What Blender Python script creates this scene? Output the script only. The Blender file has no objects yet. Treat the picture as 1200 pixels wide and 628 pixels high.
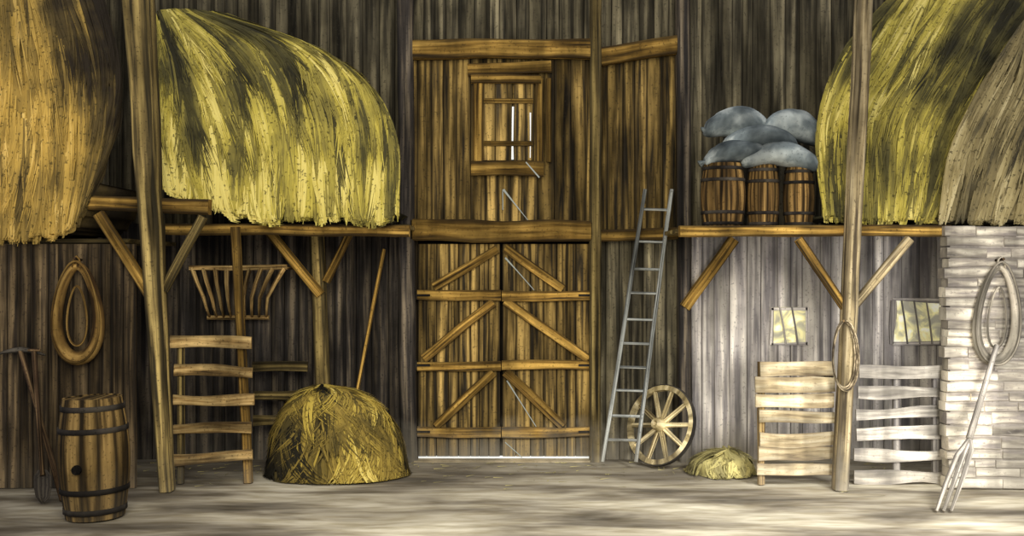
import bpy, math, random
from mathutils import Vector, noise
R = random.Random(7)
sc = bpy.context.scene
try:
    sc.view_settings.view_transform = 'Standard'
except Exception: pass
CH, CD, F = 2.67, 14.3, 1200.0
def W(px, py, y=0.0):
    d = CD + y
    return Vector(((px-600)/F*d, y, CH-(py-314)/F*d))
def X(px, y=0.0): return (px-600)/F*(CD+y)
def S(px, y=0.0): return px/F*(CD+y)

# ---------------- materials ----------------
def nn(nt, t, **kw):
    n = nt.nodes.new(t)
    for k, v in kw.items():
        if k.startswith('i_'):
            n.inputs[k[2:]].default_value = v
        else: setattr(n, k, v)
    return n
def ramp(nt, stops):
    r = nt.nodes.new('ShaderNodeValToRGB'); e = r.color_ramp.elements
    while len(e) < len(stops): e.new(0.5)
    for el, (p, c) in zip(e, stops):
        el.position = p; el.color = (c[0], c[1], c[2], 1)
    return r
def math_(nt, op, a, b=None):
    n = nt.nodes.new('ShaderNodeMath'); n.operation = op
    for i, v in enumerate((a, b)):
        if v is None: continue
        if isinstance(v, (int, float)): n.inputs[i].default_value = v
        else: nt.links.new(v, n.inputs[i])
    return n.outputs[0]
def mapr(nt, v, a, b, c, d):
    m = nt.nodes.new('ShaderNodeMapRange')
    for i, q in enumerate((a, b, c, d)): m.inputs[i+1].default_value = q
    nt.links.new(v, m.inputs[0]); return m.outputs[0]
def mixc(nt, f, a, b, mode='MIX'):
    n = nt.nodes.new('ShaderNodeMix'); n.data_type = 'RGBA'; n.blend_type = mode
    for i, v in ((0, f), (6, a), (7, b)):
        if isinstance(v, (int, float)): n.inputs[i].default_value = v
        elif isinstance(v, tuple): n.inputs[i].default_value = (v[0], v[1], v[2], 1)
        else: nt.links.new(v, n.inputs[i])
    return n.outputs[2]
def base_mat(name, rough=0.9):
    m = bpy.data.materials.new(name); m.use_nodes = True
    nt = m.node_tree; b = nt.nodes['Principled BSDF']
    b.inputs['Roughness'].default_value = rough
    b.inputs['Specular IOR Level'].default_value = 0.1
    return m, nt, b
def painted(name, dark, mid, light, lo=0.36, hi=0.62, edge=0.85, across=3.0, along=0.7, patch=0.5, bump=0.12, big=0.5, speck=0.55, dust=0.6):
    """weathered grain along each piece, sooty edges, water stains, floor dust at the foot"""
    m, nt, b = base_mat(name)
    L = nt.links
    uv = nn(nt, 'ShaderNodeUVMap', uv_map='UVMap')
    sp = nn(nt, 'ShaderNodeSeparateXYZ'); L.new(uv.outputs[0], sp.inputs[0])
    at = nn(nt, 'ShaderNodeAttribute', attribute_name='tone')
    sa = nn(nt, 'ShaderNodeSeparateColor'); L.new(at.outputs['Color'], sa.inputs[0])
    cx = nn(nt, 'ShaderNodeCombineXYZ')
    L.new(math_(nt, 'MULTIPLY', sp.outputs[0], across), cx.inputs[0])
    L.new(math_(nt, 'MULTIPLY', sp.outputs[1], along), cx.inputs[1])
    L.new(math_(nt, 'MULTIPLY', sa.outputs[1], 60.0), cx.inputs[2])
    n1 = nn(nt, 'ShaderNodeTexNoise', i_Scale=1.0, i_Detail=3.5, i_Roughness=0.55, i_Distortion=0.2)
    L.new(cx.outputs[0], n1.inputs['Vector'])
    r = ramp(nt, [(lo, dark), ((lo+hi)/2, mid), (hi, light)])
    L.new(n1.outputs['Fac'], r.inputs[0])
    geo = nn(nt, 'ShaderNodeNewGeometry')
    n2 = nn(nt, 'ShaderNodeTexNoise', i_Scale=1.1, i_Detail=4.0, i_Roughness=0.6)
    L.new(geo.outputs['Position'], n2.inputs['Vector'])
    f = math_(nt, 'MULTIPLY', mapr(nt, n2.outputs['Fac'], 0.35, 0.62, 1-patch, 1.1), sa.outputs[0])
    n5 = nn(nt, 'ShaderNodeTexNoise', i_Scale=0.45, i_Detail=3.0)
    L.new(cx.outputs[0], n5.inputs['Vector'])
    f = math_(nt, 'MULTIPLY', f, mapr(nt, n5.outputs['Fac'], 0.38, 0.58, 1.3-big*1.6, 1.45))
    mp_ = nn(nt, 'ShaderNodeMapping'); mp_.inputs['Scale'].default_value = (3.2, 3.2, 0.35)
    L.new(geo.outputs['Position'], mp_.inputs[0])
    n6 = nn(nt, 'ShaderNodeTexNoise', i_Scale=1.0, i_Detail=3.0); L.new(mp_.outputs[0], n6.inputs['Vector'])
    f = math_(nt, 'MULTIPLY', f, mapr(nt, n6.outputs['Fac'], 0.38, 0.62, 0.65, 1.25))
    hs = nn(nt, 'ShaderNodeVectorMath', operation='SCALE')
    L.new(r.outputs[0], hs.inputs[0]); L.new(f, hs.inputs['Scale'])
    e = math_(nt, 'ABSOLUTE', math_(nt, 'SUBTRACT', sp.outputs[0], 0.5))
    n3 = nn(nt, 'ShaderNodeTexNoise', i_Scale=1.8, i_Detail=2.0)
    L.new(cx.outputs[0], n3.inputs['Vector'])
    e = math_(nt, 'ADD', e, math_(nt, 'MULTIPLY', math_(nt, 'SUBTRACT', n3.outputs['Fac'], 0.5), 0.6))
    me = mapr(nt, e, 0.28, 0.48, 0.0, edge)
    n4 = nn(nt, 'ShaderNodeTexNoise', i_Scale=34.0, i_Detail=2.0)
    L.new(geo.outputs['Position'], n4.inputs['Vector'])
    ff = math_(nt, 'MAXIMUM', me, mapr(nt, n4.outputs['Fac'], 0.61, 0.68, 0.0, speck))
    col = mixc(nt, ff, hs.outputs[0], tuple(c*0.8 for c in dark))
    # pale floor dust creeping up the feet of walls and posts
    sz = nn(nt, 'ShaderNodeSeparateXYZ'); L.new(geo.outputs['Position'], sz.inputs[0])
    n7 = nn(nt, 'ShaderNodeTexNoise', i_Scale=2.5, i_Detail=4.0); L.new(geo.outputs['Position'], n7.inputs['Vector'])
    hgt = math_(nt, 'ADD', sz.outputs[2], math_(nt, 'MULTIPLY', math_(nt, 'SUBTRACT', n7.outputs['Fac'], 0.5), 0.9))
    dz = mapr(nt, hgt, 0.0, 0.55, dust, 0.0)
    dx = mapr(nt, sz.outputs[0], -5.2, -1.0, 0.15, 1.0)
    col = mixc(nt, math_(nt, 'MULTIPLY', dz, dx), col, (0.30, 0.275, 0.22))
    L.new(col, b.inputs['Base Color'])
    bp = nn(nt, 'ShaderNodeBump', i_Strength=bump, i_Distance=0.02)
    L.new(n1.outputs['Fac'], bp.inputs['Height']); L.new(bp.outputs[0], b.inputs['Normal'])
    return m
def hay_mat(name, cols):
    m, nt, b = base_mat(name); L = nt.links
    at = nn(nt, 'ShaderNodeAttribute', attribute_name='tone')
    sa = nn(nt, 'ShaderNodeSeparateColor'); L.new(at.outputs['Color'], sa.inputs[0])
    geo = nn(nt, 'ShaderNodeNewGeometry')
    n2 = nn(nt, 'ShaderNodeTexNoise', i_Scale=1.4, i_Detail=3.0); L.new(geo.outputs['Position'], n2.inputs['Vector'])
    f = math_(nt, 'ADD', sa.outputs[0], math_(nt, 'MULTIPLY', math_(nt, 'SUBTRACT', n2.outputs['Fac'], 0.5), 0.9))
    r = ramp(nt, cols); L.new(f, r.inputs[0])
    n4 = nn(nt, 'ShaderNodeTexNoise', i_Scale=24.0, i_Detail=2.0); L.new(geo.outputs['Position'], n4.inputs['Vector'])
    L.new(mixc(nt, mapr(nt, n4.outputs['Fac'], 0.61, 0.67, 0.0, 0.7), r.outputs[0], (0.035, 0.03, 0.014)), b.inputs['Base Color'])
    return m
M = {}
M['ochre'] = painted('ochre_wood', (0.04,0.025,0.010), (0.24,0.145,0.04), (0.5,0.32,0.1))
M['frame'] = painted('frame_wood', (0.045,0.03,0.014), (0.34,0.20,0.045), (0.70,0.44,0.11), lo=0.33)
M['post'] = painted('post_wood', (0.035,0.029,0.016), (0.19,0.14,0.055), (0.44,0.33,0.12), along=0.6)
M['wallmid'] = painted('loft_wall_wood', (0.035,0.028,0.018), (0.20,0.135,0.045), (0.50,0.34,0.11), patch=0.5, edge=0.75)
M['wallgrey'] = painted('grey_wall_wood', (0.038,0.034,0.024), (0.11,0.096,0.062), (0.225,0.195,0.12), patch=0.45, edge=0.6)
M['walldark'] = painted('dark_wall_wood', (0.022,0.020,0.019), (0.055,0.047,0.040), (0.15,0.122,0.085), patch=0.5)
M['wallpale'] = painted('pale_wall_wood', (0.20,0.185,0.18), (0.37,0.34,0.31), (0.58,0.54,0.47), patch=0.35, edge=0.4, big=0.35)  # haze under the right loft painted in as raised darks, low contrast
M['wallleft'] = painted('brown_wall_wood', (0.025,0.020,0.015), (0.085,0.062,0.036), (0.21,0.15,0.078), patch=0.5)
M['slat'] = painted('slat_wood', (0.06,0.04,0.02), (0.36,0.23,0.085), (0.66,0.47,0.2), lo=0.3, along=1.6, edge=0.6, dust=0.3)
M['slatpale'] = painted('pale_slat_wood', (0.25,0.19,0.12), (0.56,0.45,0.26), (0.82,0.71,0.48), lo=0.3, along=1.6, edge=0.5, big=0.3, dust=0.3)
M['slatgrey'] = painted('grey_slat_wood', (0.26,0.24,0.22), (0.48,0.44,0.37), (0.7,0.65,0.55), lo=0.3, along=1.6, edge=0.4, big=0.3, dust=0.3)
M['postpale'] = painted('pale_post_wood', (0.09,0.07,0.045), (0.38,0.30,0.16), (0.64,0.53,0.32), along=0.7, edge=0.7)
M['barrel'] = painted('barrel_wood', (0.03,0.02,0.01), (0.17,0.10,0.034), (0.40,0.25,0.085), across=2.5)
M['barreldark'] = painted('dark_barrel_wood', (0.025,0.018,0.01), (0.14,0.09,0.032), (0.34,0.225,0.08), across=2.5, big=0.3, dust=0.3)
M['iron'] = painted('dark_iron', (0.012,0.011,0.01), (0.035,0.03,0.026), (0.08,0.07,0.055), edge=0.3, dust=0.1)
M['ladder'] = painted('grey_ladder_wood', (0.12,0.125,0.12), (0.32,0.34,0.32), (0.6,0.62,0.58), edge=0.5)
M['wheel'] = painted('wheel_wood', (0.08,0.055,0.025), (0.46,0.37,0.18), (0.82,0.7,0.42), edge=0.5, big=0.3, dust=0.2)
M['leather'] = painted('tan_leather', (0.06,0.035,0.015), (0.28,0.165,0.045), (0.52,0.33,0.1), across=1.6, along=1.2, edge=0.6, bump=0.05, big=0.3)
M['palerope'] = painted('pale_leather', (0.2,0.18,0.14), (0.4,0.36,0.28), (0.62,0.55,0.43), across=1.6, along=1.2, edge=0.5, bump=0.05)
M['rope'] = painted('rope_fibre', (0.08,0.06,0.04), (0.34,0.27,0.16), (0.56,0.46,0.3), across=2, along=14, edge=0.6)
M['tool'] = painted('dark_tool_wood', (0.02,0.014,0.009), (0.10,0.06,0.032), (0.22,0.145,0.07), dust=0.2)
M['toolpale'] = painted('pale_tool_wood', (0.16,0.145,0.125), (0.36,0.33,0.28), (0.6,0.55,0.47), dust=0.2)
M['sack'] = painted('sack_cloth', (0.08,0.10,0.11), (0.18,0.215,0.225), (0.46,0.51,0.50), across=0.9, along=0.9, edge=0.0, patch=0.35, bump=0.05, big=0.3, speck=0.4)
M['stone'] = painted('pale_stone', (0.28,0.25,0.22), (0.50,0.45,0.36), (0.76,0.70,0.56), across=1.4, along=2.0, edge=0.5, patch=0.4, big=0.35)
M['mortar'] = painted('pale_mortar', (0.2,0.18,0.16), (0.32,0.29,0.25), (0.5,0.45,0.38), edge=0)
hc = lambda a,b,c,d,e: [(0.05,a),(0.3,b),(0.52,c),(0.75,d),(1.0,e)]
M['hay'] = hay_mat('yellow_hay', hc((0.035,0.033,0.02),(0.11,0.098,0.036),(0.29,0.245,0.062),(0.58,0.485,0.09),(0.84,0.72,0.22)))
M['hayochre'] = hay_mat('ochre_hay', hc((0.028,0.022,0.015),(0.11,0.08,0.03),(0.30,0.205,0.056),(0.54,0.36,0.085),(0.72,0.52,0.17)))
M['haybeige'] = hay_mat('beige_hay', hc((0.05,0.044,0.032),(0.13,0.11,0.06),(0.29,0.235,0.11),(0.46,0.38,0.18),(0.64,0.55,0.3)))
M['haygold'] = hay_mat('golden_hay', hc((0.022,0.02,0.014),(0.11,0.085,0.028),(0.34,0.245,0.055),(0.60,0.45,0.085),(0.82,0.66,0.18)))
M['haypale'] = hay_mat('pale_hay', hc((0.1,0.09,0.05),(0.25,0.22,0.1),(0.5,0.44,0.17),(0.72,0.63,0.25),(0.88,0.8,0.45)))
m, nt, b = base_mat('daylight'); b.inputs['Emission Color'].default_value=(0.8,0.88,0.9,1); b.inputs['Emission Strength'].default_value=0.45
M['daylight'] = m
m, nt, b = base_mat('sun_streak'); b.inputs['Base Color'].default_value=(0.42,0.47,0.45,1)  # flat pale colour for the painted sunlight streaks
M['sun_streak'] = m
m, nt, b = base_mat('sunlit_pane'); L=nt.links
geo = nn(nt,'ShaderNodeNewGeometry'); n1 = nn(nt,'ShaderNodeTexNoise',i_Scale=4.0,i_Detail=3.0,i_Distortion=1.0); L.new(geo.outputs['Position'],n1.inputs['Vector'])
r=ramp(nt,[(0.36,(0.33,0.31,0.24)),(0.46,(0.5,0.47,0.3)),(0.55,(0.78,0.72,0.36)),(0.66,(0.88,0.86,0.7))]); L.new(n1.outputs['Fac'],r.inputs[0])
L.new(r.outputs[0],b.inputs['Base Color']); L.new(r.outputs[0],b.inputs['Emission Color']); b.inputs['Emission Strength'].default_value=0.3
M['sunpane'] = m
# floor
m, nt, b = base_mat('earth_floor'); L = nt.links
geo = nn(nt,'ShaderNodeNewGeometry')
mp = nn(nt,'ShaderNodeMapping'); mp.inputs['Scale'].default_value=(0.42,1.5,1); L.new(geo.outputs['Position'], mp.inputs[0])
n1 = nn(nt,'ShaderNodeTexNoise',i_Scale=1.0,i_Detail=4.5,i_Roughness=0.55,i_Distortion=0.4); L.new(mp.outputs[0], n1.inputs['Vector'])
r = ramp(nt,[(0.34,(0.13,0.115,0.09)),(0.44,(0.27,0.24,0.185)),(0.54,(0.5,0.455,0.35)),(0.66,(0.76,0.71,0.56))]); L.new(n1.outputs['Fac'], r.inputs[0])
n2 = nn(nt,'ShaderNodeTexNoise',i_Scale=5.0,i_Detail=5.0); L.new(mp.outputs[0], n2.inputs['Vector'])
r2 = ramp(nt,[(0.35,(0.7,0.67,0.6)),(0.6,(1,1,1))]); L.new(n2.outputs['Fac'], r2.inputs[0])
c1 = mixc(nt,1.0,r.outputs[0],r2.outputs[0],'MULTIPLY')
# barrel-corner shade painted into the earth colour; grey-brown band along the wall foot
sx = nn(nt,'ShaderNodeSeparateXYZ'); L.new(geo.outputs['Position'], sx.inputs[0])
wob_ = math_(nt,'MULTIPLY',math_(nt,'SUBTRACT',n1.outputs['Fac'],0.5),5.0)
corner_shade = mapr(nt, math_(nt,'ADD',sx.outputs[0],wob_), -6.0,-3.2,0.75,0.0)
c1 = mixc(nt, corner_shade, c1, (0.06,0.047,0.03))
foot_band = mapr(nt, math_(nt,'ADD',sx.outputs[1],math_(nt,'MULTIPLY',math_(nt,'SUBTRACT',n1.outputs['Fac'],0.5),2.0)), -1.6,-0.1,0.0,0.55)
c1 = mixc(nt, foot_band, c1, (0.17,0.15,0.115))
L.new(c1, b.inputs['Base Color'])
bp = nn(nt,'ShaderNodeBump',i_Strength=0.15,i_Distance=0.03); L.new(n2.outputs['Fac'],bp.inputs['Height']); L.new(bp.outputs[0],b.inputs['Normal'])
M['floor'] = m

# ---------------- mesh builder ----------------
class MB:
    def __init__(s): s.v=[]; s.f=[]; s.uv=[]; s.t=[]; s.mi=[]
    def face(s, idx, uvs, tone, mi=0):
        s.f.append(idx); s.uv.append(uvs); s.t.append(tone); s.mi.append(mi)
    def board(s, p0, p1, w, t, n=(0,-1,0), wob=0.06, taper=1.0, tone=None, mi=0, seg=None, bev=0.12):
        p0=Vector(p0); p1=Vector(p1); ax=p1-p0; Ln=ax.length; ax.normalize()
        n=Vector(n); n=(n-ax*n.dot(ax)).normalized(); sd=ax.cross(n)
        if seg is None: seg=max(1,min(14,int(Ln/0.2)))
        if tone is None: tone=R.uniform(0.7,1.1)
        tn=(tone,R.random()); b0=min(w,t)*bev; base=len(s.v); ph=R.uniform(0,50); uo=R.uniform(0,20)
        for i in range(seg+1):
            k=i/seg; sc_=1+(taper-1)*k
            ww=w*sc_*(1+wob*noise.noise(Vector((ph,k*Ln*1.7,0)))*1.6); tt=t*sc_ if taper!=1 else t
            off=sd*(w*wob*noise.noise(Vector((ph+9,k*Ln*1.1,3)))*1.5)
            c=p0+ax*(Ln*k)+off
            hw=ww/2; ht=tt/2
            for (a,bb) in ((-hw+b0,ht),(hw-b0,ht),(hw,ht-b0),(hw,-ht+b0),(hw-b0,-ht),(-hw+b0,-ht),(-hw,-ht+b0),(-hw,ht-b0)):
                s.v.append(c+sd*a+n*bb)
        us=[(0.06,0.94),(0.94,1.0),(0.0,1.0),(1.0,0.94),(0.94,0.06),(0.06,0.0),(0.0,1.0),(0.0,0.06)]
        for i in range(seg):
            v0=Ln*i/seg+uo; v1=Ln*(i+1)/seg+uo
            for j in range(8):
                a=base+i*8+j; b_=base+i*8+(j+1)%8; c_=b_+8; d=a+8
                u0,u1=us[j]
                s.face((a,b_,c_,d),((u0,v0),(u1,v0),(u1,v1),(u0,v1)),tn,mi)
        s.face(tuple(base+j for j in range(7,-1,-1)),tuple((0.3+0.05*j,uo) for j in range(8)),tn,mi)
        s.face(tuple(base+seg*8+j for j in range(8)),tuple((0.3+0.05*j,uo) for j in range(8)),tn,mi)
    def lathe(s, prof, c, ax=(0,0,1), n=24, tone=0.95, per=2, mi=0, closed=False):
        c=Vector(c); ax=Vector(ax).normalized()
        ref=Vector((1,0,0)) if abs(ax.x)<0.9 else Vector((0,1,0))
        e1=(ref-ax*ref.dot(ax)).normalized(); e2=ax.cross(e1); base=len(s.v)
        for (r,h) in prof:
            for j in range(n):
                a=2*math.pi*j/n
                s.v.append(c+ax*h+(e1*math.cos(a)+e2*math.sin(a))*max(r,0.0005))
        tones=[(tone*R.uniform(0.75,1.15),R.random()) for _ in range(n)]
        K=len(prof); vv=0
        for i in range(K-1 if not closed else K):
            i2=(i+1)%K
            dv=math.hypot(prof[i2][0]-prof[i][0],prof[i2][1]-prof[i][1])
            for j in range(n):
                j2=(j+1)%n
                u0=(j%per)/per; u1=u0+1/per
                s.face((base+i*n+j,base+i*n+j2,base+i2*n+j2,base+i2*n+j),((u0,vv),(u1,vv),(u1,vv+dv),(u0,vv+dv)),tones[j-(j%per)],mi)
            vv+=dv
    def tube(s, pts, rad, closed=False, n=10, tone=0.95, mi=0, flat=1.0, ref=(0,-1,0), caps=True):
        base=len(s.v); K=len(pts); ref=Vector(ref)
        tn=(tone,R.random())
        for i,p in enumerate(pts):
            p=Vector(p)
            if closed: tg=Vector(pts[(i+1)%K])-Vector(pts[i-1])
            else: tg=Vector(pts[min(i+1,K-1)])-Vector(pts[max(i-1,0)])
            tg.normalize(); e1=ref-tg*ref.dot(tg)
            if e1.length<1e-3: e1=Vector((1,0,0))-tg*tg.x
            e1.normalize(); e2=tg.cross(e1)
            r=rad[i] if isinstance(rad,(list,tuple)) else rad
            for j in range(n):
                a=2*math.pi*j/n
                s.v.append(p+e1*math.cos(a)*r*flat+e2*math.sin(a)*r)
        v=0
        uf=lambda q: 0.5+0.5*math.sin(2*math.pi*q/n)
        for i in range(K if closed else K-1):
            i2=(i+1)%K; dv=(Vector(pts[i2])-Vector(pts[i])).length
            for j in range(n):
                j2=(j+1)%n; u0=uf(j); u1=uf(j+1)
                s.face((base+i*n+j,base+i*n+j2,base+i2*n+j2,base+i2*n+j),((u0,v),(u1,v),(u1,v+dv),(u0,v+dv)),tn,mi)
            v+=dv
        if not closed and caps:
            s.face(tuple(base+j for j in range(n-1,-1,-1)),tuple((0.5,0) for _ in range(n)),tn,mi)
            s.face(tuple(base+(K-1)*n+j for j in range(n)),tuple((0.5,0) for _ in range(n)),tn,mi)
    def done(s, name, mats, label=None, cat=None, parent=None, kind=None, smooth=False, group=None):
        vs=s.v
        lo=Vector((min(v.x for v in vs),min(v.y for v in vs),min(v.z for v in vs)))
        hi=Vector((max(v.x for v in vs),max(v.y for v in vs),max(v.z for v in vs)))
        o=Vector(((lo.x+hi.x)/2,(lo.y+hi.y)/2,lo.z))
        me=bpy.data.meshes.new(name)
        me.from_pydata([tuple(v-o) for v in vs],[],s.f)
        me.uv_layers.new(name='UVMap'); me.color_attributes.new('tone','FLOAT_COLOR','CORNER')
        uvf=[]; tf=[]
        for fi,uvs in enumerate(s.uv):
            t=s.t[fi]
            for uvp in uvs:
                uvf.extend(uvp); tf.extend((t[0],t[1],0.0,1.0))
        me.uv_layers['UVMap'].data.foreach_set('uv',uvf)
        me.color_attributes['tone'].data.foreach_set('color',tf)
        if not isinstance(mats,(list,tuple)): mats=[mats]
        for mt in mats: me.materials.append(M[mt])
        me.polygons.foreach_set('material_index',s.mi)
        me.polygons.foreach_set('use_smooth',[smooth]*len(s.f))
        me.update()
        ob=bpy.data.objects.new(name,me); sc.collection.objects.link(ob)
        ob.location=o
        if parent:
            ob.parent=parent; ob.location=o-parent.location
        if label: ob['label']=label
        if cat and not parent: ob['category']=cat
        if kind: ob['kind']=kind
        if group: ob['group']=group
        return ob
def empty(name, loc, label, cat, kind=None, group=None):
    e=bpy.data.objects.new(name,None); sc.collection.objects.link(e); e.location=loc
    e.empty_display_size=0.1
    e['label']=label
    if cat: e['category']=cat
    if kind: e['kind']=kind
    if group: e['group']=group
    return e

# ---------------- shell ----------------
fl=MB(); nx,ny=60,24
for j in range(ny+1):
    for i in range(nx+1):
        x=-9+18*i/nx; y=-9.0+9.4*j/ny
        fl.v.append(Vector((x,y,0.0 if y>-0.5 else -0.012+0.02*noise.noise(Vector((x,y,0))))))
for j in range(ny):
    for i in range(nx):
        a=j*(nx+1)+i; fl.face((a,a+1,a+nx+2,a+nx+1),((0,0),(1,0),(1,1),(0,1)),(1,0.5))
fl.done('floor','floor',label='trodden earth floor with pale straw dust patches',kind='structure',smooth=True)

wb=MB()
def planks(mb,x0,x1,z0,z1,y,mi,wd=0.2,tk=0.04,tr=(0.55,1.15)):
    x=x0
    while x<x1-0.01:
        w=min(R.uniform(wd*0.7,wd*1.25),x1-x)
        if x1-(x+w)<wd*0.4: w=x1-x
        mb.board((x+w/2,y,z0),(x+w/2,y,z1),w-0.006,tk,wob=0.02,mi=mi,tone=R.uniform(*tr),seg=6,bev=0.15)
        x+=w
zf=0.0; zt=CH+(314+70)/F*CD
zz=lambda py,y=0: CH-(py-314)/F*(CD+y)
planks(wb,X(-110),X(478),zz(262),zt,0,2,tr=(0.4,0.9))
planks(wb,X(-110),X(478),zf,zz(262),0,0,tr=(0.7,1.4))
planks(wb,X(478),X(808),zz(56),zt,0,2)
planks(wb,X(478),X(808),zz(270),zz(56),0,3,wd=0.19)
planks(wb,X(478),X(490),zf,zz(270),0,1)
planks(wb,X(692),X(808),zf,zz(270),0,2,tr=(1.0,1.6))
planks(wb,X(808),X(1310),zz(268),zt,0,2,tr=(0.5,1.0))
planks(wb,X(808),X(1310),zf,zz(268),0,4,tr=(0.6,1.1))
wb.board((0,0.06,0.0),(0,0.06,zt),18,0.06,wob=0,mi=0,tone=0.3,seg=1)
wb.done('wall_back',['walldark','wallleft','wallgrey','wallmid','wallpale'],label='barn wall of rough vertical planks, ochre and grey',kind='structure')

YL=-1.85
wl=MB(); planks(wl,X(-60,YL),X(160,YL),0,zz(286,YL),YL,0,wd=0.17,tr=(0.6,1.15))
wl.done('wall_left','wallleft',label='dark brown vertical plank partition under the hayloft',kind='structure')
wr=MB(); z=0.0
x0,x1=X(1108,YL),X(1275,YL)
while z<zz(268,YL)-0.05:
    h=R.uniform(0.1,0.17); x=x0-R.uniform(0,0.05)
    while x<x1:
        w=R.uniform(0.25,0.7)
        wr.board((x,YL+R.uniform(-0.01,0.01),z+h/2+R.uniform(-.006,.006)),(x+w-0.012,YL+R.uniform(-0.01,0.01),z+h/2+R.uniform(-.006,.006)),h-0.010,0.2,wob=0.12,tone=R.uniform(0.65,1.1),seg=4,bev=0.1)
        x+=w
    z+=h
wr.board((x0+0.02,YL,z/2),(x1,YL,z/2),z-0.02,0.17,wob=0,tone=0.9,seg=1,mi=1)
wr.done('wall_right',['stone','mortar'],label='pale rough stone block wall under the hayloft',kind='structure')

# ---------------- timber frame ----------------
def beam(name,a,b,wpx,y,mat='post',tk=0.16,taper=1,label='',cat='beam',tone=None,wob=0.06):
    mb=MB(); mb.board(W(a[0],a[1],y),W(b[0],b[1],y),S(wpx,y),tk,taper=taper,tone=tone,wob=wob)
    return mb.done(name,mat,label=label,cat=cat)
def post(a,bpx,wpx,y,mat='post',tk=0.2,taper=1,label='',tone=None):
    mb=MB(); p1=W(a[0],a[1],y); p0=Vector((X(bpx,y),y,0.0))
    mb.board(p0,p1,S(wpx,y),tk,taper=taper,tone=tone,seg=14)
    return mb.done('timber_post',mat,label=label,cat='post')
YP=-2.02
post((160,-40),196,14,YP,taper=2.0,mat='post',tone=1.15,label='tall rough ochre post, wider toward the top, carrying the hayloft')
post((1014,-30),984,15,-1.95,taper=1.1,mat='postpale',tone=0.9,label='tall weathered post beside the hay with a rope hung on it')
post((474,-60),480,18,-0.14,mat='walldark',tone=1.5,label='dark full-height post beside the barn doors')
post((698,-60),697,13,-0.14,mat='post',tone=1.0,label='slim brown full-height post beside the barn doors')
post((800,-60),803,15,-0.14,mat='walldark',tone=1.5,label='dark full-height post behind the wagon wheel')
post((276,266),291,10,-1.55,mat='frame',tk=0.1,tone=0.75,label='thin post at the end of the stall fence')
post((371,272),383,16,-0.35,mat='post',tk=0.15,tone=1.25,label='short post standing behind the hay pile')
B='diagonal wooden brace under the hayloft'
beam('timber_beam',(105,238),(246,243),17,-1.98+0.12,mat='frame',tone=0.68,label='short thick crosshead beam on the tall post')
beam('timber_beam',(182,268),(480,271),13,-1.25,mat='frame',tone=0.65,label='long ochre front beam of the hayloft')
beam('timber_beam',(796,271),(1112,270),13,-1.78,mat='frame',tone=0.95,label='long pale ochre front beam below barrels and hay')
beam('timber_beam',(484,58),(694,58),22,-0.14,mat='frame',tone=0.55,label='dark ochre beam above the shuttered window')
beam('timber_beam',(703,66),(797,52),20,-0.14,mat='frame',tone=0.5,label='dark ochre beam sloping up beside the slim post')
beam('timber_beam',(482,270),(694,270),25,-0.16,mat='frame',tone=0.8,label='heavy lintel beam over the double barn doors',wob=0.1)
beam('timber_beam',(703,276),(797,274),14,-0.12,mat='frame',tone=0.55,label='narrow beam joining lintel and hayloft')
beam('timber_brace',(116,250),(176,345),12,YP+0.06,mat='frame',tk=0.1,tone=0.8,label=B,cat='brace')
beam('timber_brace',(238,254),(192,340),10,YP+0.06,mat='post',tk=0.1,label=B,cat='brace')
beam('timber_brace',(316,272),(376,345),11,-0.45,mat='frame',tk=0.1,tone=0.75,label=B,cat='brace')
beam('timber_brace',(410,272),(382,330),9,-0.45,mat='frame',tk=0.1,tone=0.75,label=B,cat='brace')
beam('timber_brace',(860,280),(802,360),13,-0.25,mat='frame',tk=0.1,tone=0.8,label=B,cat='brace')
beam('timber_brace',(936,280),(992,364),10,-1.9,mat='frame',tk=0.1,label=B,cat='brace')
beam('timber_brace',(1066,280),(996,364),10,-1.9,mat='postpale',tk=0.1,label=B,cat='brace')

def deck(x0p,x1p,y0,y1,z,label):
    mb=MB(); y=y0
    while y<y1-0.02:
        w=min(0.22,y1-y); mb.board((X(x0p,y0),y+w/2,z),(X(x1p,y0),y+w/2,z),w-0.01,0.05,n=(0,0,1),wob=0.02,tone=0.7); y+=w
    return mb.done('loft_floor','post',label=label,cat='loft floor')
zL=zz(262,-1.2); zR=zz(266,-1.8); zLL=zz(286,YL)+0.04
deck(190,478,-1.15,-0.06,zL-0.03,'plank hayloft floor under the big yellow hay heap')
deck(798,1290,-1.68,-0.06,zR-0.03,'plank loft floor holding barrels, sacks and hay')
deck(-60,150,YL,-0.06,zLL,'plank loft floor above the dark partition')

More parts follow.
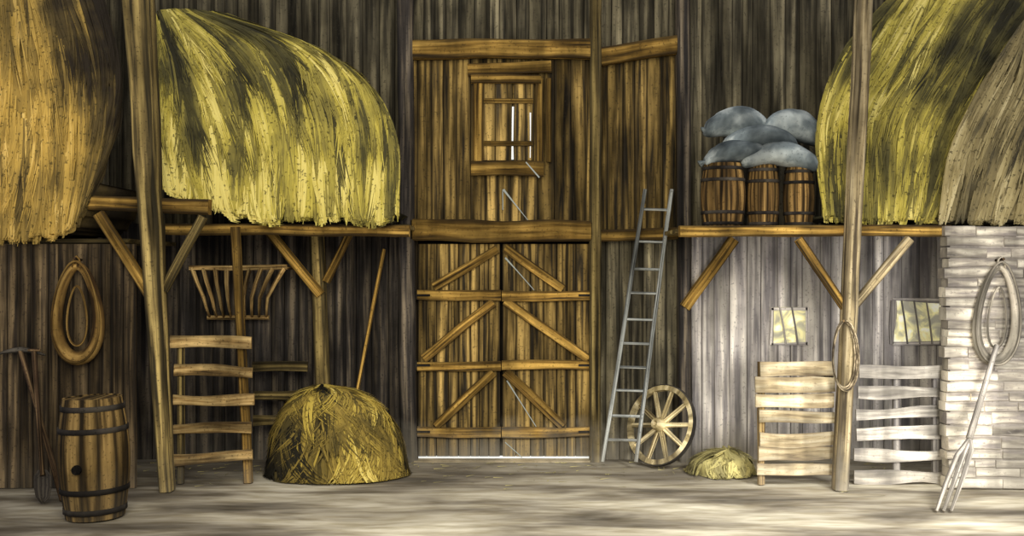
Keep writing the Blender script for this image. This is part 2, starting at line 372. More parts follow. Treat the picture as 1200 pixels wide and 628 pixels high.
# ---------------- doors ----------------
def leaf(i,xa,xb,braces,streaks,lab):
    yb=-0.08
    z0=0.06; z1=zz(286,yb)
    e=empty('door_%d'%i,((X(xa,yb)+X(xb,yb))/2,yb,z0),lab,None,kind='structure')
    mb=MB(); planks(mb,X(xa,yb),X(xb,yb),z0,z1,yb,0,wd=0.17,tk=0.04,tr=(0.8,1.25))
    mb.done('door_boards','wallmid',parent=e)
    for py,h in ((346,12),(428,11),(506,12)):
        m2=MB(); m2.board(W(xa-1,py+R.uniform(-1,1),yb-0.05),W(xb+1,py+R.uniform(-1,1),yb-0.05),S(h,yb),0.05,tone=R.uniform(0.75,0.95),wob=0.12)
        m2.done('rail','frame',parent=e)
    for a,b_ in braces:
        m2=MB(); m2.board(W(a[0],a[1],yb-0.05),W(b_[0],b_[1],yb-0.05),S(11,yb),0.045,tone=R.uniform(0.8,1.05),wob=0.1)
        m2.done('brace','frame',parent=e)
    for py in (346,428,506):
        m3=MB(); xx=xa if i==1 else xb
        sgn=1 if i==1 else -1
        m3.board(W(xx-4*sgn,py,yb-0.085),W(xx+14*sgn,py,yb-0.085),0.03,0.012,tone=1.0,wob=0)
        m3.lathe([(0.001,-0.06),(0.018,-0.06),(0.018,0.06),(0.001,0.06)],W(xx-3*sgn,py,yb-0.085),n=10)
        m3.done('strap_hinge','iron',parent=e,label='dark iron strap hinge')
    for a,b_,w in streaks:  # thin pale strips paint slanting sunlight onto the door boards
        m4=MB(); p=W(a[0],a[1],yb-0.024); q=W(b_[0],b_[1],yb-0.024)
        m4.board(q,p,0.010,0.004,wob=0.5,taper=w); m4.done('sunlight_strip','sun_streak',parent=e,label='pale slanting streak of sunlight painted on the boards')
    return e
leaf(1,490,586,[((583,292),(508,336)),((578,354),(496,420)),((578,436),(510,499))],[],'weathered ochre plank barn door leaf with diagonal braces')
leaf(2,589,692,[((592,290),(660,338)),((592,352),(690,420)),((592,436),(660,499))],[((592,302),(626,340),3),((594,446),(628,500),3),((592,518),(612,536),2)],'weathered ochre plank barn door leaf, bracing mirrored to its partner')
mb=MB(); mb.board((X(488),-0.075,0.045),(X(690),-0.075,0.045),0.035,0.01,wob=0); mb.done('trim_1','daylight',label='thin line of daylight under the barn doors',kind='structure')
mb=MB(); mb.board((X(487),-0.14,0.01),(X(690),-0.14,0.01),0.2,0.03,n=(0,0,1)); mb.done('trim_2','slatpale',label='pale worn threshold under the barn doors',kind='structure')
# window shutter
yb=-0.06
e=empty('window_1',W(597,206,yb),'closed plank shutter in a heavy ochre wooden frame',None,kind='structure')
mb=MB(); planks(mb,X(566,yb),X(600,yb),zz(188,yb),zz(98,yb),yb,0,wd=0.2,tr=(0.9,1.2)); planks(mb,X(602,yb),X(626,yb),zz(188,yb),zz(98,yb),yb,0,wd=0.2,tr=(0.9,1.2)); mb.done('shutter','wallmid',parent=e)
for a,b_,w in (((548,82),(646,78),14),((552,93),(634,93),10),((552,197),(637,198),17)):
    mb=MB(); mb.board(W(a[0],a[1],yb-0.05),W(b_[0],b_[1],yb-0.05),S(w),0.08,tone=0.6,wob=0.1); mb.done('frame_rail','frame',parent=e)
for xx,w in ((560,12),(632,9),(643,6)):
    mb=MB(); mb.board(W(xx,92,yb-0.02),W(xx,190,yb-0.02),S(w),0.07,tone=0.55); mb.done('frame_jamb','frame',parent=e)
for xx,a,b_,w in ((601,125,187,0.022),(621.5,132,185,0.014)):
    mb=MB(); mb.board(W(xx,a,yb-0.025),W(xx,b_,yb-0.025),w,0.008,wob=0.6); mb.done('light_gap','daylight',parent=e,label='bright crack of daylight')
for py in (118,168):
    mb=MB(); mb.board(W(567,py,yb-0.03),W(625,py,yb-0.03),S(6),0.03,tone=0.5); mb.done('ledge','frame',parent=e)
mb=MB(); mb.board(W(622,262,-0.042),W(590,222,-0.042),0.006,0.004,wob=0.5,taper=5); mb.board(W(589,246,-0.042),W(589,222,-0.042),0.012,0.004,wob=0.5); mb.board(W(632,208,-0.15),W(616,190,-0.15),0.02,0.004,wob=0.5)  # slanting sunlight painted as thin pale strips on the wall
mb.done('wall_sunlight_strips','sun_streak',label='pale slanting streaks of sunlight painted on the plank wall',kind='structure')
def opening(i,xa,xb,ya,yb2,nb,lab):
    y=-0.035
    e=empty('window_%d'%i,W((xa+xb)/2,yb2,y),lab,None,kind='structure')
    mb=MB(); c0=W((xa+xb)/2,ya,y); c1=W((xa+xb)/2,yb2,y); mb.board(c1,c0,S(xb-xa),0.012,wob=0.12,seg=8); mb.done('pane','sunpane',parent=e,label='pale yellow sunlit opening')
    for a,b_ in (((xa,ya),(xb,ya)),((xa,yb2),(xb,yb2)),((xa,ya),(xa,yb2)),((xb,ya),(xb,yb2))):
        mb=MB(); mb.board(W(a[0],a[1],y-0.01),W(b_[0],b_[1],y-0.01),0.05,0.02,tone=1.0,wob=0.5); mb.done('window_frame','wallpale',parent=e)
    for k in range(nb):
        xx=xa+(xb-xa)*(k+1)/(nb+1)
        mb=MB(); mb.tube([W(xx-4,ya,y-0.02),W(xx,(ya+yb2)/2,y-0.02),W(xx+3,yb2,y-0.02)],0.013,n=8,tone=0.6); mb.done('window_bar','wallpale',parent=e)
opening(2,904,946,360,404,2,'small pale sunlit opening with thin bars in the stall')
opening(3,1046,1104,352,403,3,'wide yellow sunlit opening with thin bars in the stall')

# ---------------- hay ----------------
def crv(P,t):
    n=len(P)-1; x=min(max(t,0),0.9999)*n; i=int(x); f=x-i
    p1=P[i]; p2=P[i+1]; p0=P[i-1] if i>0 else p1*2-p2; p3=P[i+2] if i+2<=n else p2*2-p1
    return 0.5*((2*p1)+(p2-p0)*f+(2*p0-5*p1+4*p2-p3)*f*f+(3*p1-p0-3*p2+p3)*f**3)
def hay(name,G,mat,label,cat,ncl,bl=14,wrap=False,tone=lambda s,t:0.55,bw=(0.014,0.042),lift=0.05,back=None,dl=(0.2,0.45),center=None,rough=0.03,kind=None,drift=0.14,basek=0.78,spread=0.013,sf=11.0,sa_=0.62,ext=0.04):
    sd0=R.uniform(0,99)
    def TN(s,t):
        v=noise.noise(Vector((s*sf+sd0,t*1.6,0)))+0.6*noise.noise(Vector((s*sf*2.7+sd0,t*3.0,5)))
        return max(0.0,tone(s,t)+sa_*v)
    def Sf(s,t):
        if wrap:
            n=len(G); x=(s%1)*n; i=int(x)%n; f=x-int(x)
            a=[crv(G[(i+k-1)%n],t) for k in range(4)]
            p0,p1,p2,p3=a
            return 0.5*((2*p1)+(p2-p0)*f+(2*p0-5*p1+4*p2-p3)*f*f+(3*p1-p0-3*p2+p3)*f**3)
        return crv([crv(g,t) for g in G],s)
    mb=MB(); ns=64 if not wrap else 48; ntt=22
    def N(s,t):
        d=0.01
        a=Sf(min(s+d,1) if not wrap else s+d,t)-Sf(max(s-d,0) if not wrap else s-d,t)
        b_=Sf(s,min(t+d,1))-Sf(s,max(t-d,0))
        n=a.cross(b_)
        if n.length<1e-9: n=Vector((0,-1,0))
        n.normalize()
        ref=(Sf(s,t)-center) if center is not None else Vector((0,-1,0.3))
        if n.dot(ref)<0: n=-n
        return n
    for j in range(ntt+1):
        for i in range(ns+1):
            s=i/ns; t=j/ntt; p=Sf(s,t)
            q=p+N(s,t)*(rough*noise.noise(p*3.0)*2+0.05*noise.noise(Vector((s*sf*2,t*2,sd0))))
            if t==1 and not wrap: q.z+=0.08*noise.noise(Vector((s*30,0,sd0)))
            if q.z<0.0: q.z=0.0
            mb.v.append(q)
    for j in range(ntt):
        for i in range(ns):
            a=j*(ns+1)+i; s=i/ns;t=j/ntt
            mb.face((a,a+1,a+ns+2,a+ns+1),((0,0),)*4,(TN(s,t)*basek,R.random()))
    if back is not None:
        b0=len(mb.v)
        for i in range(ns+1):
            p=mb.v[ntt*(ns+1)+i]; mb.v.append(Vector((p.x,back,p.z)))
        for i in range(ns):
            a=ntt*(ns+1)+i; mb.face((a,a+1,b0+i+1,b0+i),((0,0),)*4,(0.1,0.5))
    for c in range(ncl):
        s0=R.random(); t0=R.uniform(-0.12,0.93); tl=R.uniform(*dl); dr=R.uniform(-drift,drift)*tl
        tb=TN(s0,max(t0,0)+tl/2)*R.choice((0.65,0.9,1.0,1.0,1.1,1.25)); lf=R.uniform(0.2,1)*lift; ce=R.uniform(0.0,ext)
        for k in range(bl):
            ds=R.gauss(0,spread); t=t0+R.uniform(-0.04,0.04); l=tl*R.uniform(0.8,1.1); ex=ce*R.uniform(0.3,1.0)
            w=R.uniform(*bw); tn=(tb*R.uniform(0.9,1.1),R.random()); base=len(mb.v); seg=5; off=R.uniform(0.0,0.04); d2=dr+R.gauss(0,0.004)
            for q in range(seg+1):
                kk=q/seg; ss=s0+ds*(1-0.65*kk)+d2*kk*kk; tt=t+l*kk
                if tt<0: tt=0
                if not wrap: ss=min(max(ss,0.002),0.998)
                over=max(0,tt-1.0); te=min(tt,1.0)
                p=Sf(ss,te); n=N(ss,te)
                tg=(Sf(ss,te)-Sf(ss,max(te-0.02,0)))
                tg=tg/0.02 if te>0.02 else Vector((0,0,-0.5))
                p=p+tg*min(over,ex)+n*(off+lf*kk*kk+0.012)
                sd=tg.cross(n)
                if sd.length<1e-6: sd=Vector((1,0,0))
                sd.normalize(); wd=w*math.sin(math.pi*min(0.97,0.25+0.75*kk))
                a_=p+sd*wd/2; b_=p-sd*wd/2
                if a_.z<0.004:a_.z=0.004
                if b_.z<0.004:b_.z=0.004
                mb.v.append(a_); mb.v.append(b_)
            for q in range(seg):
                a=base+q*2
                mb.face((a,a+1,a+3,a+2),((0,0),)*4,tn)
    return mb.done(name,mat,label=label,cat=cat,kind=kind,smooth=True)
def guides(L,ys):
    return [[W(p[0],p[1],y) for p,y in zip(g,ys)] for g in L]
GL=guides([[(179,22),(177,80),(178,150),(188,220)],
 [(186,16),(205,75),(222,150),(236,238)],
 [(202,14),(245,68),(275,150),(287,252)],
 [(220,14),(295,62),(332,150),(342,255)],
 [(238,16),(345,60),(388,140),(400,254)],
 [(256,18),(388,70),(436,140),(440,257)],
 [(272,22),(412,88),(463,160),(467,250)]],[-0.12,-0.8,-1.28,-1.42])
hay('hay_heap',GL,'hay','big yellow-green hay heap sweeping over the loft edge','hay',460,back=-0.08,tone=lambda s,t:0.26+0.5*t*t**0.3,sf=11)
GO=guides([[(-70,-40),(-70,80),(-65,180),(-60,278)],
 [(-20,-40),(-20,80),(-20,180),(-20,278)],
 [(15,-30),(25,80),(28,180),(25,278)],
 [(40,-30),(65,80),(68,180),(62,274)],
 [(70,-25),(98,75),(104,160),(88,264)],
 [(95,-20),(122,70),(126,150),(104,242)],
 [(118,-20),(140,70),(140,140),(116,214)]],[-0.4,-1.4,-1.82,-1.9])
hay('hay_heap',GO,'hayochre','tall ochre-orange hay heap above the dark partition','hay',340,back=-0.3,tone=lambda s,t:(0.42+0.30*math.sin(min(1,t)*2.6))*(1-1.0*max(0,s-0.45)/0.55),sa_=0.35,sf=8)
GR=guides([[(1050,-12),(985,65),(957,150),(962,254)],
 [(1075,-14),(1028,65),(988,150),(984,254)],
 [(1118,-16),(1072,65),(1028,150),(1018,256)],
 [(1168,-18),(1118,65),(1073,150),(1054,256)],
 [(1222,-18),(1170,65),(1118,160),(1085,256)],
 [(1285,-10),(1222,85),(1150,180),(1112,256)]],[-0.12,-0.9,-1.42,-1.62])
hay('hay_heap',GR,'hay','large hay heap falling in long strands over the loft','hay',460,back=-0.08,tone=lambda s,t:0.36+0.42*t-0.15*s,sf=8)
GR2=guides([[(1200,30),(1150,100),(1112,180),(1098,258)],
 [(1215,15),(1185,100),(1145,180),(1122,258)],
 [(1235,5),(1215,100),(1185,180),(1158,258)],
 [(1260,0),(1255,100),(1230,190),(1205,258)],
 [(1300,0),(1300,110),(1285,200),(1260,258)]],[-0.8,-1.35,-1.68,-1.76])
hay('hay_heap',GR2,'haybeige','rounded faded beige hay heap above the stone wall','hay',220,back=-0.5,tone=lambda s,t:0.5+0.2*t,sf=7,sa_=0.5)
def dome(c,rx,ry,h,n=14,sk=0.0):
    G=[]
    for i in range(n):
        a=2*math.pi*i/n; g=[]
        rj=1+0.05*math.sin(a*3+1)
        for k,zk in ((0.02,1.0),(0.5,0.88),(0.86,0.52),(1.0,0.0)):
            g.append(Vector((c.x+math.cos(a)*rx*k*rj+sk*(1-k),c.y+math.sin(a)*ry*k,h*zk)))
        G.append(g)
    return G
c=Vector((X(392,-1.05),-1.05,0))
# s runs round the heap: 0 = east, 0.5 = west (shade of the west side painted as darker hay)
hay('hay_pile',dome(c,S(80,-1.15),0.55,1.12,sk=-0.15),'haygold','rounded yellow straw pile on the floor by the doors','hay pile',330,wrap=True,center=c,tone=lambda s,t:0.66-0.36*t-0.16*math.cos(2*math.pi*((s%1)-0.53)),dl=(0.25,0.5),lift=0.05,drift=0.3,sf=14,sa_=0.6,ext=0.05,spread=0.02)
c=Vector((X(845,-0.95),-0.95,0))
hay('hay_tuft',dome(c,S(36,-0.9),0.35,0.27,sk=0.1),'haypale','small loose tuft of pale hay on the floor','hay',90,wrap=True,center=c,tone=lambda s,t:0.5,dl=(0.3,0.6),lift=0.06,sa_=0.3,ext=0.15,bw=(0.01,0.03))

# ---------------- fences ----------------
def fence(x0,x1,ys,y,mat,hp,label,posts,pmat):
    e=empty('stall_fence',(X((x0+x1)/2,y),y,0),label,'fence')
    for py in ys:
        mb=MB(); a=x0+R.uniform(-4,3); b_=x1+R.uniform(-3,4)
        mb.board(W(a,py+R.uniform(-2,2),y),W(b_,py+R.uniform(-2,2),y),S(hp*R.uniform(0.85,1.15),y),0.035,wob=0.22,tone=R.uniform(0.75,1.0),seg=8)
        mb.done('rail',mat,parent=e)
    for px,top in posts:
        mb=MB(); p=W(px,top,y+0.06); mb.board((p.x,y+0.06,0),p,0.08,0.08,tone=0.7); mb.done('fence_post',pmat,parent=e)
    return e
fence(203,296,(401,435,468,503,536),-1.65,'slat',14,'ochre plank stall fence with gaps between boards',((212,396),),'post')
fence(298,360,(430,462,492),-0.3,'post',12,'dim dark plank fence deeper in the stall',((330,424),),'walldark')
fence(888,978,(432,450,468,490,514,532,550),-1.72,'slatpale',15,'pale ochre plank stall fence, sunlit boards',((892,424),),'slat')
fence(1004,1104,(436,460,484,508,534,558),-1.6,'slatgrey',14,'bleached grey plank fence beside the stone wall',((1096,430),(1050,430)),'wallpale')

# ---------------- barrels ----------------
def barrel(cx,py_top,y,wpx,mat,label,H=None,group=None,bung=False,base=0.0,tilt=0):
    r=S(wpx,y)/2
    H=H or (zz(py_top,y)-base)
    c=Vector((X(cx,y),y,base)); e=empty('barrel',c,label,'barrel',group=group)
    rr=lambda k: r*(0.82+0.18*math.sin(math.pi*k))
    K=14
    mb=MB(); prof=[(rr(k/K),H*k/K) for k in range(K+1)]+[(rr(1)-0.02,H),(rr(1)-0.02,H-0.04)]
    mb.lathe([(0.001,0.0)]+prof,c,n=48,per=4); o=mb.done('staves',mat,parent=e,smooth=False)
    mb=MB(); nb=5; rl=rr(1)-0.022
    for i in range(nb):
        xx=-rl+rl*2*(i+0.5)/nb; hl=math.sqrt(max(rl*rl-(abs(xx)+rl/nb*0.6)**2,0.0004))
        mb.board(c+Vector((xx,-hl,H-0.02)),c+Vector((xx,hl,H-0.02)),2*rl/nb-0.003,0.02,n=(0,0,1),wob=0)
    mb.done('lid',mat,parent=e)
    for k in (0.07,0.24,0.74,0.92):
        mb=MB(); hh=0.014*H/0.8+0.006
        mb.lathe([(rr(k-hh/H)+0.001,H*k-hh),(rr(k)+0.010,H*k-hh),(rr(k)+0.010,H*k+hh),(rr(k+hh/H)+0.001,H*k+hh)],c,n=36,per=36,closed=False,tone=1.0)
        mb.done('hoop','iron',parent=e,label='dark iron hoop',smooth=True)
    if bung:
        mb=MB(); mb.lathe([(0.001,0.03),(0.05,0.03),(0.055,-0.03)],c+Vector((-0.03,-rr(0.45)*0.99,H*0.44)),ax=(-0.05,-1,0),n=16,tone=0.25); mb.done('bung','iron',parent=e,label='dark round bung plug')
    if tilt: e.rotation_euler=(0,math.radians(tilt),0)
    return e
barrel(112,468,-3.25,80,'barreldark','tall brown wooden barrel with dark hoops and a bung',bung=True,H=1.28,tilt=-1.5)
g='barrels on the loft'
barrel(847,192,-1.38,52,'barrel','squat orange-brown barrel under the sacks on the loft',group=g,base=zR)
barrel(894,194,-1.36,38,'barrel','narrow brown barrel standing between two others on the loft',group=g,base=zR)
barrel(936,196,-1.36,36,'barrel','small brown barrel next to the loft hay',group=g,base=zR)

# ---------------- sacks ----------------
def sack(cx,cy,wpx,hpx,y,rot,label,seed):
    mb=MB(); Lx=S(wpx,y)/2; Hz=S(hpx,y)/2; c=W(cx,cy,y); ns,nt_=36,26
    ex=lambda v,p: math.copysign(abs(v)**p,v)
    for j in range(nt_+1):
        th=math.pi*j/nt_; ca=math.cos(th); sa=math.sin(th)
        for i in range(ns):
            ph=2*math.pi*i/ns
            x=Lx*ex(ca,0.9); rad=sa**0.7 if sa>0 else 0
            yy=0.24*rad*math.cos(ph); zq=Hz*rad*ex(math.sin(ph),0.9)
            p=Vector((x,yy,zq)); nv=noise.noise(p*3+Vector((seed,0,0)))*0.05+abs(noise.noise(Vector((x*5+zq*5,yy*4,seed))))*0.05
            zs=-0.14*(x/Lx)**2
            p=p*(1+nv*2); p.z+=zs
            q=Vector((p.x*math.cos(rot)-p.z*math.sin(rot),p.y,p.x*math.sin(rot)+p.z*math.cos(rot)))
            mb.v.append(c+q)
    for j in range(nt_):
        for i in range(ns):
            i2=(i+1)%ns
            mb.face((j*ns+i,j*ns+i2,(j+1)*ns+i2,(j+1)*ns+i),((i/ns*3,j/nt_*3),((i+1)/ns*3,j/nt_*3),((i+1)/ns*3,(j+1)/nt_*3),(i/ns*3,(j+1)/nt_*3)),(0.9,seed/20))
    ob=empty('grain_sack',c-Vector((0,0,Hz)),label,'sack',group='grain sacks on the barrels')
    mb.done('sack_body','sack',parent=ob,smooth=True)
    m2=MB(); d=Vector((math.cos(rot),0,math.sin(rot)))
    k=-1 if seed%2 else 1
    e0=c+d*(Lx*0.9*k)+Vector((0,0,-0.13)); m2.tube([e0,e0+d*0.03*k,e0+d*0.05*k,e0+d*0.09*k+Vector((0,0,-0.02))],[0.05,0.025,0.028,0.05],n=12)
    m2.done('tied_neck','sack',parent=ob,smooth=True)
T='plump blue-grey cloth grain sack lying on the pile'
sack(864,176,80,26,-1.38,0.06,'blue-grey grain sack lying across the barrel tops',1)
sack(914,180,86,28,-1.42,-0.06,'large pale blue-grey sack lying across the barrels',2)
sack(888,161,92,28,-1.3,0.08,T,3)
sack(930,146,72,36,-1.2,-0.16,'pale sack leaning on the pile beside the hay',4)
sack(866,142,78,34,-1.1,-0.06,'darker blue-grey sack on top of the pile',5)

# ---------------- ladder ----------------
def lad(px,py):
    k=(py-222)/(540-222); y=-0.22-0.45*k
    return W(px,py,y)
bz=lambda p: Vector((p.x,p.y,max(p.z,0.0)))
e=empty('ladder',Vector((X(726,-0.67),-0.67,0)),'slim grey wooden ladder leaning against the plank wall','ladder')
lt,lb=(756,222),(706,541); rt,rb=(787,222),(745,541)
for a,b_ in ((lt,lb),(rt,rb)):
    mb=MB(); mb.board(bz(lad(*b_)),lad(*a),0.05,0.06,tone=1.0,wob=0.1); mb.done('side_rail','ladder',parent=e)
for py in (245,283,315,343,374,402,430,457,487,515):
    k=(py-222)/(541-222)
    a=lad(lt[0]+(lb[0]-lt[0])*k,py); b_=lad(rt[0]+(rb[0]-rt[0])*k,py+1)
    mb=MB(); mb.tube([a,(a+b_)/2,b_],0.019,n=8,tone=0.9); mb.done('rung','ladder',parent=e)

# ---------------- wagon wheel ----------------
Ro=0.55
ctr=Vector((X(774,-0.5),-0.5,0.555)); e=empty('wagon_wheel',Vector((ctr.x,ctr.y,0)),'worn pale wooden wagon wheel with spokes leaning by the ladder','wheel')
yaw=math.radians(46); ax=Vector((-math.sin(yaw),-math.cos(yaw),0.32)).normalized()
up=(Vector((0.0,0,1))-ax*ax.dot(Vector((0.0,0,1)))).normalized(); sd=up.cross(ax)
mb=MB()
mb.lathe([(Ro-0.075,-0.035),(Ro-0.01,-0.035),(Ro-0.01,0.035),(Ro-0.075,0.035)],ctr,ax=ax,n=48,per=8,closed=True); mb.done('rim','wheel',parent=e)
mb=MB(); mb.lathe([(Ro-0.01,-0.03),(Ro+0.004,-0.03),(Ro+0.004,0.03),(Ro-0.01,0.03)],ctr,ax=ax,n=48,per=48,closed=True); mb.done('tyre','iron',parent=e,label='dark iron tyre')
mb=MB(); mb.lathe([(0.001,-0.1),(0.06,-0.1),(0.095,-0.03),(0.095,0.03),(0.07,0.12),(0.035,0.125),(0.03,0.09),(0.001,0.09)],ctr,ax=ax,n=20,per=20,tone=1.0); mb.done('hub','wheel',parent=e,smooth=False)
for i in range(10):
    a=2*math.pi*i/10+0.2; d=up*math.cos(a)+sd*math.sin(a)
    mb=MB(); mb.board(ctr+d*0.07,ctr+d*(Ro-0.06),0.07,0.04,n=ax,taper=0.8,tone=1.1); mb.done('spoke','wheel',parent=e)

# ---------------- horse collars / rope ----------------
def loop(cx,cy,wpx,hpx,y,egg=0.25,n=40,rot=0.0):
    c=W(cx,cy,y); P=[]
    for i in range(n):
        a=2*math.pi*i/n; w=S(wpx,y)/2*(1-egg*math.cos(a)); 
        x=w*math.sin(a); z=S(hpx,y)/2*math.cos(a)
        P.append(c+Vector((x*math.cos(rot)-z*math.sin(rot),0,x*math.sin(rot)+z*math.cos(rot))))
    return P
def collar(cx,cy,wpx,hpx,y,mat,label,rot=0.0,pad=1.0):
    e=empty('horse_collar',W(cx,cy+hpx/2,y),label,'horse collar')
    P=loop(cx,cy,wpx-12,hpx-12,y,rot=rot); n=len(P)
    mb=MB(); mb.tube(P,[pad*(0.05+0.035*(0.5-0.5*math.cos(2*math.pi*i/n))) for i in range(n)],closed=True,n=16,tone=1.0,flat=0.75); mb.done('padding',mat,parent=e,smooth=True)
    mb=MB(); P2=[p+Vector((0,-0.07,0)) for p in loop(cx,cy-1,wpx-6,hpx-2,y,rot=rot)]; mb.tube(P2,0.014,closed=True,n=8,tone=0.5); mb.done('hames',mat,parent=e,smooth=True,label='thin curved hame around the padding')
    mb=MB(); P3=[p+Vector((0,-0.02,0)) for p in loop(cx,cy+4,wpx*0.38,hpx*0.58,y,rot=rot)]; mb.tube(P3,0.014,closed=True,n=8,tone=0.7); mb.done('strap',mat,parent=e,smooth=True,label='inner leather strap')
    m3=MB(); q=W(cx,cy-hpx/2+2,y)+Vector((-math.sin(rot)*S(hpx/2,y),0,0)); m3.tube([q+Vector((-0.05,-0.03,-0.05)),q+Vector((-0.03,-0.03,0.05)),q+Vector((0,-0.03,0.08)),q+Vector((0.03,-0.03,0.05)),q+Vector((0.05,-0.03,-0.05))],0.014,n=8); m3.done('hanging_loop',mat,parent=e,smooth=True)
    m4=MB(); pz=q+Vector((0,0,0.035)); m4.tube([Vector((pz.x,-1.85,pz.z)),Vector((pz.x,y-0.1,pz.z+0.02))],0.016,n=8); m4.done('wall_peg','tool',label='dark wooden peg driven into the wall',cat='peg')
collar(91,366,60,120,-1.98,'leather','tan padded leather horse collar hung on the dark partition')
collar(1168,368,56,122,-2.06,'palerope','bleached pale horse collar hung on the stone wall',rot=-0.06,pad=0.75)
e=empty('rope_coil',W(990,455,-2.09),'thin coil of rope hanging from a peg on the post','rope')
for k in range(3):
    mb=MB(); P=loop(990+k*1.2-1,415+k,26+k*2,78+k*2,-2.09-0.015*k,egg=0.1); mb.tube(P,0.012,closed=True,n=8,tone=0.9); mb.done('rope_turn','rope',parent=e,smooth=True)
mb=MB(); mb.tube([W(989,378,-1.98),W(989,376,-2.2)],0.014,n=8); mb.done('wall_peg','tool',label='small wooden peg in the post holding the rope',cat='peg')

# ---------------- hay rack ----------------
def rack(cx,w_top,w_bot,pt,pb,mat,label,nsl=8,sr=1.0):
    e=empty('hay_rack',W(cx,pb,-0.1),label,'hay rack')
    yt,yb_=-0.55,-0.12
    mb=MB(); mb.board(W(cx-w_top/2,pt,yt),W(cx+w_top/2,pt-1,yt),0.07*sr,0.05,tone=1.0,wob=0.15); mb.done('top_rail',mat,parent=e)
    mb=MB(); mb.board(W(cx-w_bot/2,pb,yb_),W(cx+w_bot/2,pb,yb_),0.06*sr,0.05,tone=0.8); mb.done('bottom_rail',mat,parent=e)
    for i in range(nsl):
        k=i/(nsl-1)-0.5
        a=W(cx+k*(w_top-6),pt,yt); b_=W(cx+k*(w_bot-6),pb,yb_); m_=(a+b_)/2+Vector((-k*0.14,-0.12,-0.05))
        mb=MB(); mb.tube([a,a.lerp(m_,0.5)+Vector((0,-0.03,0)),m_,m_.lerp(b_,0.5)+Vector((0,-0.02,0)),b_],[x*sr for x in (0.034,0.03,0.026,0.022,0.018)],n=8,tone=1.1); mb.done('slat',mat,parent=e,smooth=True)
    for k in (-1,1):
        mb=MB(); a=W(cx+k*(w_top/2-2),pt,yt); mb.board(a,Vector((a.x,-0.02,a.z)),0.05,0.04,n=(0,0,1)); mb.done('bracket',mat,parent=e)
rack(279,114,72,314,372,'slat','ochre wooden hay rack with fanned slats on the stall wall',nsl=9)

# ---------------- tools ----------------
mb=MB(); a=W(450,292,-0.12); b_=Vector((X(402,-0.42),-0.42,0)); mb.board(b_,a,0.05,0.04,tone=1.0); mb.done('wooden_pole','frame',label='thin ochre pole leaning on the dark stall wall',cat='pole')
def onfloor(px,y): return Vector((X(px,y),y,0))
e=empty('pickaxe',onfloor(74,-2.6),'dark pickaxe leaning head-up against the partition','pickaxe')
mb=MB(); a=W(24,410,-1.98); b_=onfloor(74,-2.6); mb.tube([b_+Vector((0,0,0.02)),(a+b_)/2,a],[0.04,0.03,0.034],n=10); mb.done('handle','tool',parent=e,smooth=True)
mb=MB(); P=[a+Vector((x,0.0,-0.35*x*x*2)) for x in (-0.3,-0.2,-0.1,0,0.1,0.2,0.3)]; mb.tube(P,[0.008,0.02,0.03,0.04,0.03,0.022,0.012],n=8); mb.done('pick_head','iron',parent=e,smooth=True,label='dark curved iron pick head')
e=empty('shovel',onfloor(50,-2.75),'dark wooden-handled shovel standing against the partition','shovel')
a=W(40,412,-2.05); b_=onfloor(50,-2.7)+Vector((0,0,0.32))
mb=MB(); mb.tube([b_,(a+b_)/2,a],[0.028,0.028,0.03],n=10); mb.tube([a+Vector((-0.07,0,0.02)),a+Vector((0.07,0,0.02))],0.018,n=8); mb.done('handle','tool',parent=e,smooth=True)
mb=MB(); d=(onfloor(50,-2.74)-b_).normalized(); q=b_-d*0.06
for k,(l,w) in enumerate(((0,0.05),(0.07,0.10),(0.2,0.10),(0.3,0.08),(0.37,0.02))):
    c=q+d*l
    for s_ in (-1,-0.5,0,0.5,1): mb.v.append(c+Vector((w*s_,0.03*(1-s_*s_),0)))
for k in range(4):
    for s_ in range(4):
        i=k*5+s_; mb.face((i,i+1,i+6,i+5),((0.3,0),(0.6,0),(0.6,0.1),(0.3,0.1)),(1,0.4))
o=mb.done('blade','iron',parent=e,smooth=True,label='dark iron blade'); sm=o.modifiers.new('s','SOLIDIFY'); sm.thickness=0.008
e=empty('hay_fork',onfloor(1103,-3.15),'long pale wooden hay fork leaning against the stone wall','hay fork')
a=W(1168,405,-2.2); b_=onfloor(1136,-2.75)+Vector((0,0,0.75))
mb=MB(); mb.tube([b_,(a+b_)/2,a],[0.04,0.034,0.03],n=10); mb.done('handle','toolpale',parent=e,smooth=True)
end=onfloor(1106,-3.12)+Vector((0,0,0.02))
for k in (-1,0,1):
    sd_=Vector((0.085*k,0.0,0.03*k))
    mb=MB(); mb.tube([b_-Vector((0,0,0.02)),b_.lerp(end,0.2)+sd_*0.9,b_.lerp(end,0.6)+sd_*1.1,end+Vector((0.08*k,0,0.0))],[0.034,0.032,0.028,0.018],n=8); mb.done('tine','toolpale',parent=e,smooth=True)
mb=MB()
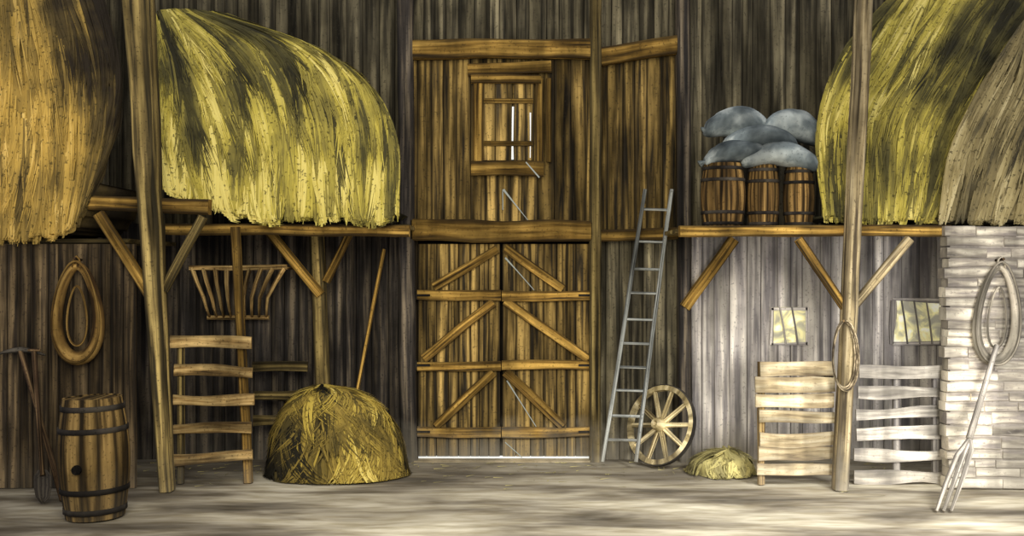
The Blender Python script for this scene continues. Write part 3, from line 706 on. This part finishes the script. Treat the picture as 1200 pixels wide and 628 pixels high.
for i in range(260):
    x=R.uniform(-6,6.5); y=-0.3-abs(R.gauss(0,0.7)) 
    a=R.uniform(0,math.pi); l=R.uniform(0.03,0.09); d=Vector((math.cos(a),math.sin(a),0)); p=Vector((x,y,0.016)); w=Vector((-d.y,d.x,0))*0.004; b0=len(mb.v)
    mb.v+= [p-d*l-w,p+d*l-w,p+d*l+w,p-d*l+w+Vector((0,0,0.006))]; mb.face((b0,b0+1,b0+2,b0+3),((0,0),)*4,(R.uniform(0.2,0.6),0.5))
mb.done('scattered_straw','haypale',label='loose straw stalks scattered over the earth floor',cat='straw',kind='stuff')

# ---------------- lights ----------------
w=bpy.data.worlds.new('w'); sc.world=w; w.use_nodes=True
w.node_tree.nodes['Background'].inputs[0].default_value=(0.92,0.90,0.95,1); w.node_tree.nodes['Background'].inputs[1].default_value=0.64
def area(name,loc,tgt,size,en,col):
    l=bpy.data.lights.new(name,'AREA'); l.size=size; l.energy=en; l.color=col
    o=bpy.data.objects.new(name,l); sc.collection.objects.link(o); o.location=loc
    o.rotation_euler=(Vector(tgt)-Vector(loc)).to_track_quat('-Z','Y').to_euler(); return o
def spot(name,loc,tgt,en,col,ang,blend=0.9,rad=0.8):
    l=bpy.data.lights.new(name,'SPOT'); l.energy=en; l.color=col; l.spot_size=math.radians(ang); l.spot_blend=blend; l.shadow_soft_size=rad
    o=bpy.data.objects.new(name,l); sc.collection.objects.link(o); o.location=loc
    o.rotation_euler=(Vector(tgt)-Vector(loc)).to_track_quat('-Z','Y').to_euler(); return o
area('key_lamp',(-1.0,-11,6.0),(0.2,0,2.6),4.5,560,(1.0,0.91,0.7))
spot('low_right_fill',(3.6,-11,2.4),(5.0,-1.0,0.4),3100,(1.0,0.97,0.96),44,blend=1.0,rad=1.0)  # unseen spot added to brighten the right stall under the loft
spot('right_floor_fill',(5.2,-8,5.0),(4.0,-3.6,0),2500,(1.0,0.98,0.93),66,blend=1.0)  # unseen spot added to make the bright floor at the right
spot('centre_fill',(-0.3,-8,5.0),(-0.6,-3.8,0),750,(1.0,0.97,0.88),60,blend=1.0)  # unseen spot added to lighten the middle of the floor
spot('left_lamp',(-6,-9,5),(-6,-1.9,4.4),600,(1.0,0.85,0.5),28,blend=1.0)
cam=bpy.data.cameras.new('cam'); co=bpy.data.objects.new('camera',cam); sc.collection.objects.link(co)
co.location=(0,-CD,CH); co.rotation_euler=(math.radians(90),0,0); cam.lens=36; cam.sensor_width=36; sc.camera=co
